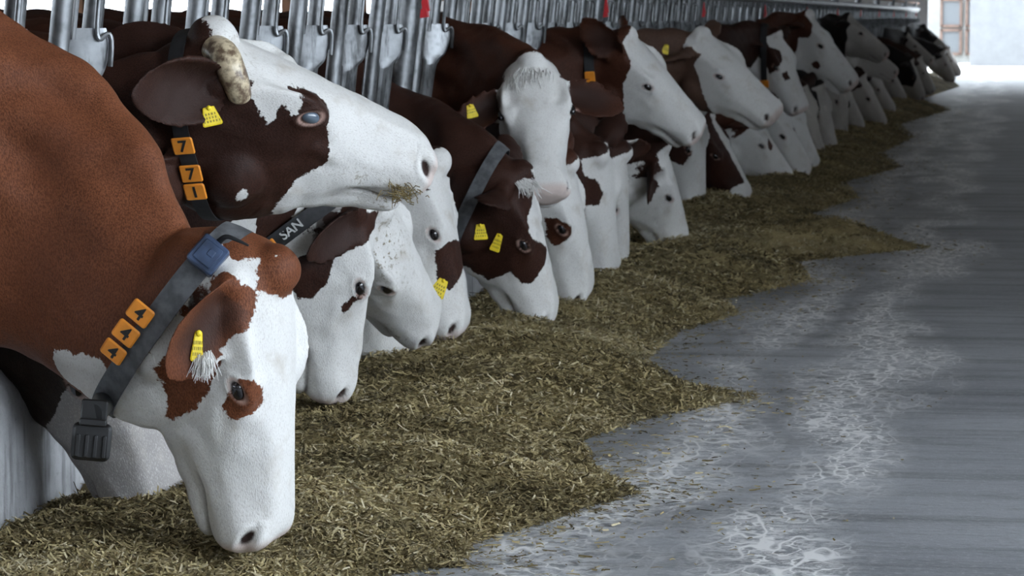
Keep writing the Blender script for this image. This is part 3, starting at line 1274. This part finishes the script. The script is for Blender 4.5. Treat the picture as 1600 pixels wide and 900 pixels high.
c1 = make_cow('1', (438, 432), (398, 852), -1.45, S1, 'nearest cow, red brown neck and white face, muzzle down in the feed', 'red', roll=12, body_x=-2.40,
              bodyz=.88, n01=[(.08, 0, -.14), (.13, 0, -.26)],
              neck=[(-1.90, S1 + .06, .715)], neckr=1.30, n1r=.86, ears={'r': ((.70, -.62, -.36), (.30, -.72, .62)), 'l': ((.55, .75, -.45), (.3, .6, .5))},
              neck_th=[(0, -.04), (45, -.045), (60, -.12), (90, -.6), (180, -.6)], neck_plane=(at_x(247, 520, -1.62), (.78, 0, -.62)), white_px=[(100, 585, .045), (128, 600, .055), (140, 585, .03)],
              patches=[[(.147, 127), (.20, 130), (.25, 137), (.261, 133), (.226, 98), (.185, 79), (.135, 67), (.113, 68), (.072, 43), (.038, 35), (.007, 29), (-.002, 37), (-.007, 61), (.02, 70), (.023, 87), (.067, 98)],
                       [(.01, 35), (-.021, 28), (-.05, 20), (-.05, -20), (-.02, -45), (.02, -40), (.045, -25), (.040, 0), (.023, 21)],
                       [(.22, 72), (.189, 62), (.165, 54), (.172, 44), (.19, 37), (.222, 32), (.24, 44), (.251, 60), (.235, 68)],
                       [(.12, -120), (.22, -110), (.18, -80), (.06, -60), (0, -70), (.04, -110)]],
              voxel=V1)
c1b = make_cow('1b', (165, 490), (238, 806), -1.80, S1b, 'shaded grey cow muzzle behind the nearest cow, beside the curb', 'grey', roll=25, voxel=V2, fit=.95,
              neck_th=[(0, .10), (60, .18), (120, .26), (180, .30)])  # dark cheek paints shade between the curb and the head
c2 = make_cow('2', (345, 60), (662, 262), -1.42, S2, 'dark brown cow with raised white-fronted face, stubby horn and 7 7 1 collar plates', 'dark', roll=-5, voxel=V1, scale=1.18,
              neck=[(-2.10, S2, .78)], eyemat=EYEB, ear_scale=(1.1, 1.0), ears={'r': ((-.80, -.48, -.15), (-.25, -.9, .1)), 'l': ((-.8, .5, -.6), (.2, .6, -.3))},
              neck_th=[(0, -.05), (30, -.02), (60, .0), (180, .0)],
              patches=[[(-.02, 30), (.026, 38), (.044, 46), (.064, 58), (.095, 69), (.115, 72), (.122, 65), (.112, 57), (.126, 54), (.134, 56), (.150, 58), (.156, 50), (.134, 42), (.134, 34), (.17, 30), (.207, 30), (.228, 39), (.231, 57), (.262, 75), (.277, 93), (.256, 106), (.236, 119), (.235, 136), (.232, 148), (.249, 163), (.22, 180), (-.2, 180), (-.2, 30)],
                       [(.0, -40), (.06, -60), (.12, -90), (.16, -150), (0, -180), (-.2, -180), (-.2, -40)]],
              whites=[[(.133, 128), (.142, 133), (.130, 137), (.124, 132)]],
              dirt=[(.36, 110, .05, .6), (.02, 10, .05, .35), (.45, 130, .05, .7)])
c3 = make_cow('3', (573, 360), (511, 622), -1.80, S3, 'white-faced cow with dark brown cheek patch, head down right of the nearest cow', 'dark', roll=-22, fit=.97, voxel=V2, neck_x=-.20, ears={'r': ((.35, -.65, -.65), (.2, -.8, .5)), 'l': ((-.6, .6, -.6), (.2, .6, -.3))},
              patches=[[(.11, 137), (.085, 106), (.107, 83), (.14, 86), (.18, 93), (.217, 111), (.222, 130), (.17, 134)],
                       [(-.01, 96), (.0, 20), (.04, 12), (.06, 40), (.09, 70), (.097, 83), (.073, 101), (.024, 99)], [(.195, 56), (.24, 75), (.263, 70), (.215, 54)]])
c3b = make_cow('3b', (598, 328), (663, 515), -1.68, S3b, 'white-faced cow flecked with feed below the raised dark cow, mouth just off the feed', 'mid', roll=35, voxel=V2, neck_x=-.2, brown_ears=False, ears={'r': ((-.6, -.5, -.6), (.2, -.6, -.3)), 'l': ((.75, .55, -.15), (.1, .5, .8))},
              dirt=[(.08, 20, .09, .9), (.22, 40, .08, .3), (.44, 100, .05, .6)])
c4 = make_cow('4', (590, 400), (622, 596), -1.86, S4, 'white muzzle in shade at the feed under the flecked white face', 'mid', voxel=V2, fit=.9)
c5 = make_cow('5', (688, 258), (706, 528), -1.75, S5, 'white-polled cow with brown band across the face and yellow ear tag low at its cheek', 'dark', roll=0, voxel=V2, neck_x=-.05, ears={'r': ((-.35, -.6, -.7), (.2, -.7, .3)), 'l': ((.95, .35, .0), (.1, .6, .7))}, ear_scale=(1.1, 1.1),
              patches=[[(.235, 60), (.225, 30), (.25, -32), (.31, -32), (.335, 11), (.375, 45), (.338, 62)]])
c6 = make_cow('6', (820, 275), (848, 505), -1.60, S6, 'dark brown cow with white blaze, brown eye patch and two yellow ear tags', 'dark', roll=15, voxel=V2,
              patches=[[(-.1, 6), (.0, 6), (.04, -12), (.068, -14), (.091, 22), (.142, 48), (.178, 45), (.221, 22), (.27, -2), (.315, 36), (.343, 58), (.328, 77), (.273, 87), (.285, 108), (.299, 139), (.268, 147), (.238, 154), (.2, 180), (-.1, 180)],
                       [(-.1, -40), (.1, -40), (.16, -90), (.2, -180), (-.1, -180)]])
cA = make_cow('A', (830, 98), (854, 312), -1.60, S8, 'white-faced cow with brown ears looking straight at the camera', 'mid', roll=62, voxel=V2, far=True, scale=.95, eye_out=.012, ear_dx=.085,
              neck=[(-2.10, S8, .88)], ears={'r': ((.50, -1, -.12), (.2, 0, 1)), 'l': ((.42, 1, .02), (.2, 0, 1))}, ear_scale=(1.1, 1.15))
c8 = make_cow('8', (890, 258), (903, 468), -1.60, SA, 'white head with dark brown eye patch feeding under the cow that looks out', 'mid', roll=25, voxel=V2,
              patches=[[(.135, 75), (.145, 55), (.199, 42), (.24, 50), (.255, 75), (.211, 82)]])
c9 = make_cow('9', (938, 245), (940, 432), -1.65, S9, 'narrow white and dark blazed head feeding behind the brown eye-patched one', 'dark', roll=50, voxel=V3,
              patches=[[(-.1, 35), (.043, 40), (.071, 22), (.142, 8), (.185, 24), (.15, 50), (.16, 100), (.1, 150), (-.1, 150)]])
c10 = make_cow('10', (975, 240), (958, 422), -1.70, S10, 'white head with a dark drooping ear, feeding beside the narrow blazed head', 'dark', roll=20, voxel=V3, ears={'l': ((.40, .55, .60), (.4, -.4, .6))})
c11 = make_cow('11', (1038, 228), (1058, 388), -1.55, S11, 'white feeding head with a dark ear against its cheek, below two raised white faces', 'dark', roll=12, voxel=V3, ears={'r': ((.45, -.70, -.25), (.5, -.7, .35))})
cB = make_cow('B', (985, 58), (1092, 215), -1.40, SB, 'raised white face with brown neck, large ears and orange collar plate', 'mid', roll=20, voxel=V3, ear_scale=(1.25, .72), ears={'r': ((-.80, -.45, .25), (-.05, -.9, .1)), 'l': ((-.25, .9, -.1), (.6, 0, .4))},
              neck_th=[(0, -.03), (27, -.016), (41, .036), (52, .079), (90, .116), (130, .2), (165, .255), (180, .26)])
cC = make_cow('C', (1101, 56), (1213, 188), -1.30, stall(16.4), 'raised white face with taupe brown neck, nose stretched far over the lane', 'tan', roll=28, voxel=V3, scale=1.05,
              neck_th=[(0, -.06), (57, -.045), (66, .025), (86, .10), (110, .15), (143, .227), (161, .274), (180, .28)])


def down(key, P, M, label, coat, dx=0.0, **kw):
    X = -min(max(1.03 * (1612 - M[0]) / (M[1] - 26), 1.2), 1.86) + dx
    y = at_x(M[0], M[1], X)[1]
    return make_cow(key, P, M, X, stall(y), label, coat, fit=.97, **kw)


SD, SE, SF, SH = stall(20.9), stall(24.3), stall(31.0), stall(45.6)
c14b = down('14b', (1090, 230), (1082, 322), 'pale head with dark cheek feeding left of the nearly all dark head', 'dark', dx=.04, roll=15, voxel=V3,
              patches=[[(.1, 60), (.22, 50), (.28, 70), (.25, 110), (.1, 130)]])
c14 = down('14', (1130, 235), (1163, 317), 'nearly all dark brown head with thin white blaze, muzzle in the feed', 'dark', roll=20, voxel=V3,
              patches=[[(-.1, 12), (.42, 12), (.40, 60), (.44, 110), (.4, 180), (-.1, 180)], [(-.1, -40), (.4, -40), (.4, -180), (-.1, -180)]])
c15 = down('15', (1188, 205), (1233, 292), 'white feeding head with small brown patch above the eye, under the raised taupe necked cow', 'mid', roll=10, voxel=V3,
              patches=[[(.19, 15), (.25, 20), (.26, 40), (.21, 45)]])
c16 = down('16', (1222, 185), (1259, 277), 'cream white feeding head right of the one with a small brown eye patch', 'mid', roll=15, voxel=V3)
c16b = down('16b', (1240, 165), (1270, 266), 'slim white feeding head just beyond the cream white one', 'mid', roll=25, voxel=V4)
cD = make_cow('D', (1215, 55), (1250, 178), -1.50, SD, 'raised white face with brown temple patch and round dark eye patch', 'dark', roll=25, voxel=V3, fit=1.0,
              patches=[[(.0, 60), (.049, 47), (.104, 19), (.165, 30), (.207, 64), (.208, 82), (.162, 80), (.08, 90)], [(.235, 28), (.29, 28), (.295, 47), (.24, 49)]])
c18 = down('18', (1256, 140), (1276, 246), 'white and dark feeding head below the brown-spotted raised face', 'dimmedb', roll=30, voxel=V4,
              patches=[[(.0, 10), (.12, 12), (.22, 60), (.2, 130), (0, 150)]])
c18b = down('18b', (1285, 150), (1297, 241), 'white head with black cheek feeding past the brown-spotted raised face', 'dimmed', roll=20, voxel=V4,
              patches=[[(.0, 30), (.15, 40), (.2, 80), (.18, 150), (0, 150)]])
cE = make_cow('E', (1266, 26), (1334, 138), -1.33, SE, 'raised white face with brown ear and round brown cheek spot', 'mid', roll=12, voxel=V3, scale=1.1,
              patches=[[(.23, 98), (.25, 92), (.285, 98), (.29, 115), (.26, 122), (.23, 115)], [(-.03, 20), (.05, 26), (.10, 60), (.06, 83), (-.03, 70)]], neck_th=[(0, -.05), (60, 0), (125, .12), (180, .15)])
c20 = down('20', (1318, 150), (1312, 214), 'small white muzzle feeding behind the head with the black cheek', 'dimmed', roll=20, voxel=V4)
c21 = down('21', (1318, 130), (1345, 206), 'pale grey feeding head with dark brown patch below the far raised heads', 'dimmed', roll=15, voxel=V4,
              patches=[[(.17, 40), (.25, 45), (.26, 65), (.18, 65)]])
c22 = down('22', (1350, 120), (1380, 199), 'dusty white feeding head, second of the far group', 'dimmedb', roll=15, voxel=V4)
cF = make_cow('F', (1326, 24), (1387, 90), -1.36, SF, 'far raised grey-white face with black neck, nose level', 'dimmed', roll=8, voxel=V4, fit=1.0,
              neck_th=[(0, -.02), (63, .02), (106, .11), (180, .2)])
cG = make_cow('G', (1342, 58), (1402, 118), -1.36, stall(33.5), 'far pale grey face held lower, just under the level grey-white nose', 'dimmed', roll=8, voxel=V4, fit=1.0)
c23 = down('23', (1368, 118), (1395, 178), 'far whitish feeding head below the lower pale grey face', 'dimmedb', roll=15, voxel=V4)
c24 = down('24', (1392, 108), (1412, 160), 'far shaded feeding head right of the whitish one', 'dimmed', roll=15, voxel=V4)
cH = make_cow('H', (1404, 38), (1457, 98), -1.40, SH, 'far raised grey face with black neck, nose sloping down', 'dimmed', roll=8, voxel=V4, fit=1.0,
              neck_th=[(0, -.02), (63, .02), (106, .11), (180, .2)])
c25 = down('25', (1425, 95), (1441, 157), 'far dark and grey head feeding under the sloping grey nose', 'dimmed', roll=15, voxel=V4,
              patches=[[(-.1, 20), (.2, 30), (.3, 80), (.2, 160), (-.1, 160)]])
c26 = down('26', (1440, 95), (1457, 146), 'far grey head feeding next to the dark and grey one', 'dimmedb', roll=15, voxel=V4)
cI = make_cow('I', (1440, 36), (1478, 78), -1.42, stall(54.0), 'far raised black face near the bright gateway', 'dimmed', roll=8, voxel=V4, fit=1.0, neck_x=.3)
c27 = down('27', (1474, 80), (1489, 128), 'farthest but one pale head feeding before the bright gateway', 'dimmed', roll=15, voxel=V4)
c28 = down('28', (1482, 75), (1500, 118), 'farthest pale feeding head, against the bright gateway', 'dimmedb', roll=15, voxel=V4)

# ------------------------------------------------------------------ collars, plates, ear tags, horn
def orange_plates(info, at, pts, chars, off=0.0, w=.044, h=.047):
    """plates threaded on a collar, figures reading up the neck"""
    for (px, py), ch in zip(pts, chars):
        pos, t, v, o = at(px, py, off, .006)
        up = t if t[2] > 0 else -t
        number_plate(info['collar'], pos, up, o, ch, w, h)


col, frame, at = collar(c1, at_x(247, 520, -1.62), (.78, 0, -.62), .050, GREYSTRAP)
c1['collar'] = col
orange_plates(c1, at, [(182, 552), (208, 529), (236, 502)], '444', -.030, .048, .041)
pos, t, v, o = at(335, 407, .004, .012)
mb = MB()
M = plate_matrix(pos, t if t[2] > 0 else -t, o)
mb.box((0, 0, 0), (.058, .060, .026), bev=.006)
mb.box((0, 0, .014), (.042, .044, .003), bev=.004)
mb.box((.004, .004, .016), (.014, .014, .003), bev=.003)
mb.v = [tuple(M @ Vector(q)) for q in mb.v]
mb.build('transponder_box', BLUEBOX, col)['label'] = 'blue grey square transponder box'
pos, t, v, o = at(352, 392, .0, .010)
mb = MB()
mb.tube(catmull([pos, pos + np.array((.02, -.01, .012)), pos + np.array((.045, -.012, .004)), pos + np.array((.062, -.012, -.004))], 14), [.006 - .0003 * i for i in range(14)], 8)
mb.build('strap_end', BLACKSTRAP, col)
# buckle and weight hanging under the jaw
pos = at_x(150, 645, -1.70) - c1['root']
M = plate_matrix(at_x(143, 690, -1.70) - c1['root'], (.10, 0, 1), (.25, -1, .1))
mb = MB()
mb.box((0, 0, 0), (.072, .070, .034), bev=.012)
for k in range(4):
    mb.box((-.024 + .016 * k, -.008, .019), (.007, .042, .008), bev=.003)
mb.box((0, .036, .006), (.050, .014, .040), bev=.005)
mb.box((0, .058, 0), (.048, .040, .016), bev=.005)
mb.v = [tuple(M @ Vector(q)) for q in mb.v]
pp = [at(158, 628)[0], pos, np.array(M.translation) + np.array((0, 0, .05))]
mb.tube(catmull(pp, 10), .022, 10)
mb.build('buckle', BLACKP, col)['label'] = 'black ribbed plastic buckle weight'
tag_at(c1, 308, 536, .024, .056, 4)

col, frame, at = collar(c2, at_x(303, 240, -1.88), (1, 0, .08), .036, BLACKSTRAP)
c2['collar'] = col
orange_plates(c2, at, [(299, 225), (304, 270), (306, 299)], '771', 0, .050, .046)
tag_at(c2, 328, 180, .046, .044, -14, 3)
mb = MB()
hp = [(-.018, -.045, -.012), (-.016, -.075, -.006), (-.006, -.100, -.014), (.014, -.115, -.034), (.034, -.118, -.056), (.042, -.117, -.066)]
hp = [c2['to_w'](q) - c2['root'] for q in hp]
mb.tube(catmull(hp, 26), np.interp(np.linspace(0, 1, 26), [0, .3, .6, .85, .95, 1], [.036, .036, .031, .026, .020, .008]), 20)
mb.build('horn', HORN, c2['obj'])['label'] = 'stubby mottled horn curving forward'

col, frame, at = collar(c3, (455, 390), (.62, 0, -.78), .040, BLACKSTRAP)
c3['collar'] = col
pos, t, v, o = at(468, 378, 0, .0065)
M = plate_matrix(pos, v if v[0] < 0 else -v, o)
mb = MB()
text_mesh(mb, 'SAN', .034, M, 0)
mb.build('strap_lettering', WLET, col)['label'] = 'pale capital lettering on the strap'
orange_plates(c3, at, [(440, 405), (428, 416)], '  ', .0, .036, .030)
tag_at(c5, 688, 447, .050, .056, 28, 4)
col, frame, at = collar(c6, (764, 285), (.9, 0, -.45), .045, GREYSTRAP)
tag_at(c6, 751, 360, .046, .050, -3, 3)
tag_at(c6, 778, 376, .034, .060, 20, 3)
tag_at(cA, 736, 172, .040, .046, -15, 2)
tag_at(cA, 914, 185, .030, .022, -20, 1)
col, frame, at = collar(cB, (926, 140), (1, 0, .05), .040, BLACKSTRAP)
cB['collar'] = col
orange_plates(cB, at, [(927, 126)], ' ', 0, .044, .085)
tag_at(cC, 1040, 76, .040, .050, 15, 2)
col, frame, at = collar(cD, (1178, 120), (1, 0, .0), .040, BLACKSTRAP)
cD['collar'] = col
orange_plates(cD, at, [(1172, 132)], ' ', 0, .060, .060)

def tuft(info, pts, dirn, ln, count, r, mat, name):
    """locks of hair rooted where lines of sight meet the skin"""
    bv = bvh_of(info)
    mb = MB()
    for i in range(count):
        a, b = pts[rnd.randrange(len(pts) - 1)], None
        k = rnd.randrange(len(pts) - 1)
        u = rnd.random()
        px = pts[k][0] * (1 - u) + pts[k + 1][0] * u + rnd.gauss(0, 1.5)
        py = pts[k][1] * (1 - u) + pts[k + 1][1] * u + rnd.gauss(0, 1.5)
        h = bv.ray_cast(Vector(CC - info['root']), Vector(ray(px, py)))
        if h[0] is None:
            continue
        p0 = np.array(h[0])
        d = nrm(np.array(dirn) + np.array([rnd.gauss(0, .25) for _ in range(3)]))
        o = np.array(h[1])
        L = ln * rnd.uniform(.6, 1.2)
        q = [p0 - o * .003, p0 + d * L * .4 + o * .006, p0 + d * L + o * rnd.uniform(.001, .006)]
        mb.tube(catmull(q, 7), np.linspace(r, r * .25, 7), 5)
    return mb.build(name, mat, info['obj'])


WHITEHAIR = simple('white_hair', (.70, .69, .67), .6)
tuft(c1, [(308, 548), (318, 552), (330, 548)], (.05, -.25, -1), .048, 170, .0015, WHITEHAIR, 'ear_tuft')
tuft(cA, [(795, 118), (815, 108), (840, 106), (868, 112)], (.05, -.5, -1), .075, 120, .0028, WHITEHAIR, 'forelock')
tuft(c6, [(806, 285), (822, 280), (836, 284)], (.45, -.4, -.8), .060, 60, .0026, WHITEHAIR, 'forelock')

# wisp of feed hanging from the raised dark cow's lips
mb = MB()
wc = at_x(634, 300, -1.44)
for i in range(110):
    c = wc + np.array((rnd.gauss(0, .020), rnd.gauss(-.03, .035), rnd.gauss(0, .012)))
    d = nrm((rnd.gauss(0, 1), rnd.gauss(0, .8), rnd.gauss(0, .8)))
    ln = rnd.uniform(.010, .030)
    mb.tube([c - d * ln / 2, c + np.array((0, 0, rnd.gauss(0, .002))), c + d * ln / 2], .0011, 4)
w = mb.build('feed_wisp', simple('wet_feed', (.17, .125, .05), .8, nscale=60, namp=.6))
tag(w, 'olive feed bits stuck to the lips of the raised dark brown cow', 'feed', kind='stuff')

build_feed()
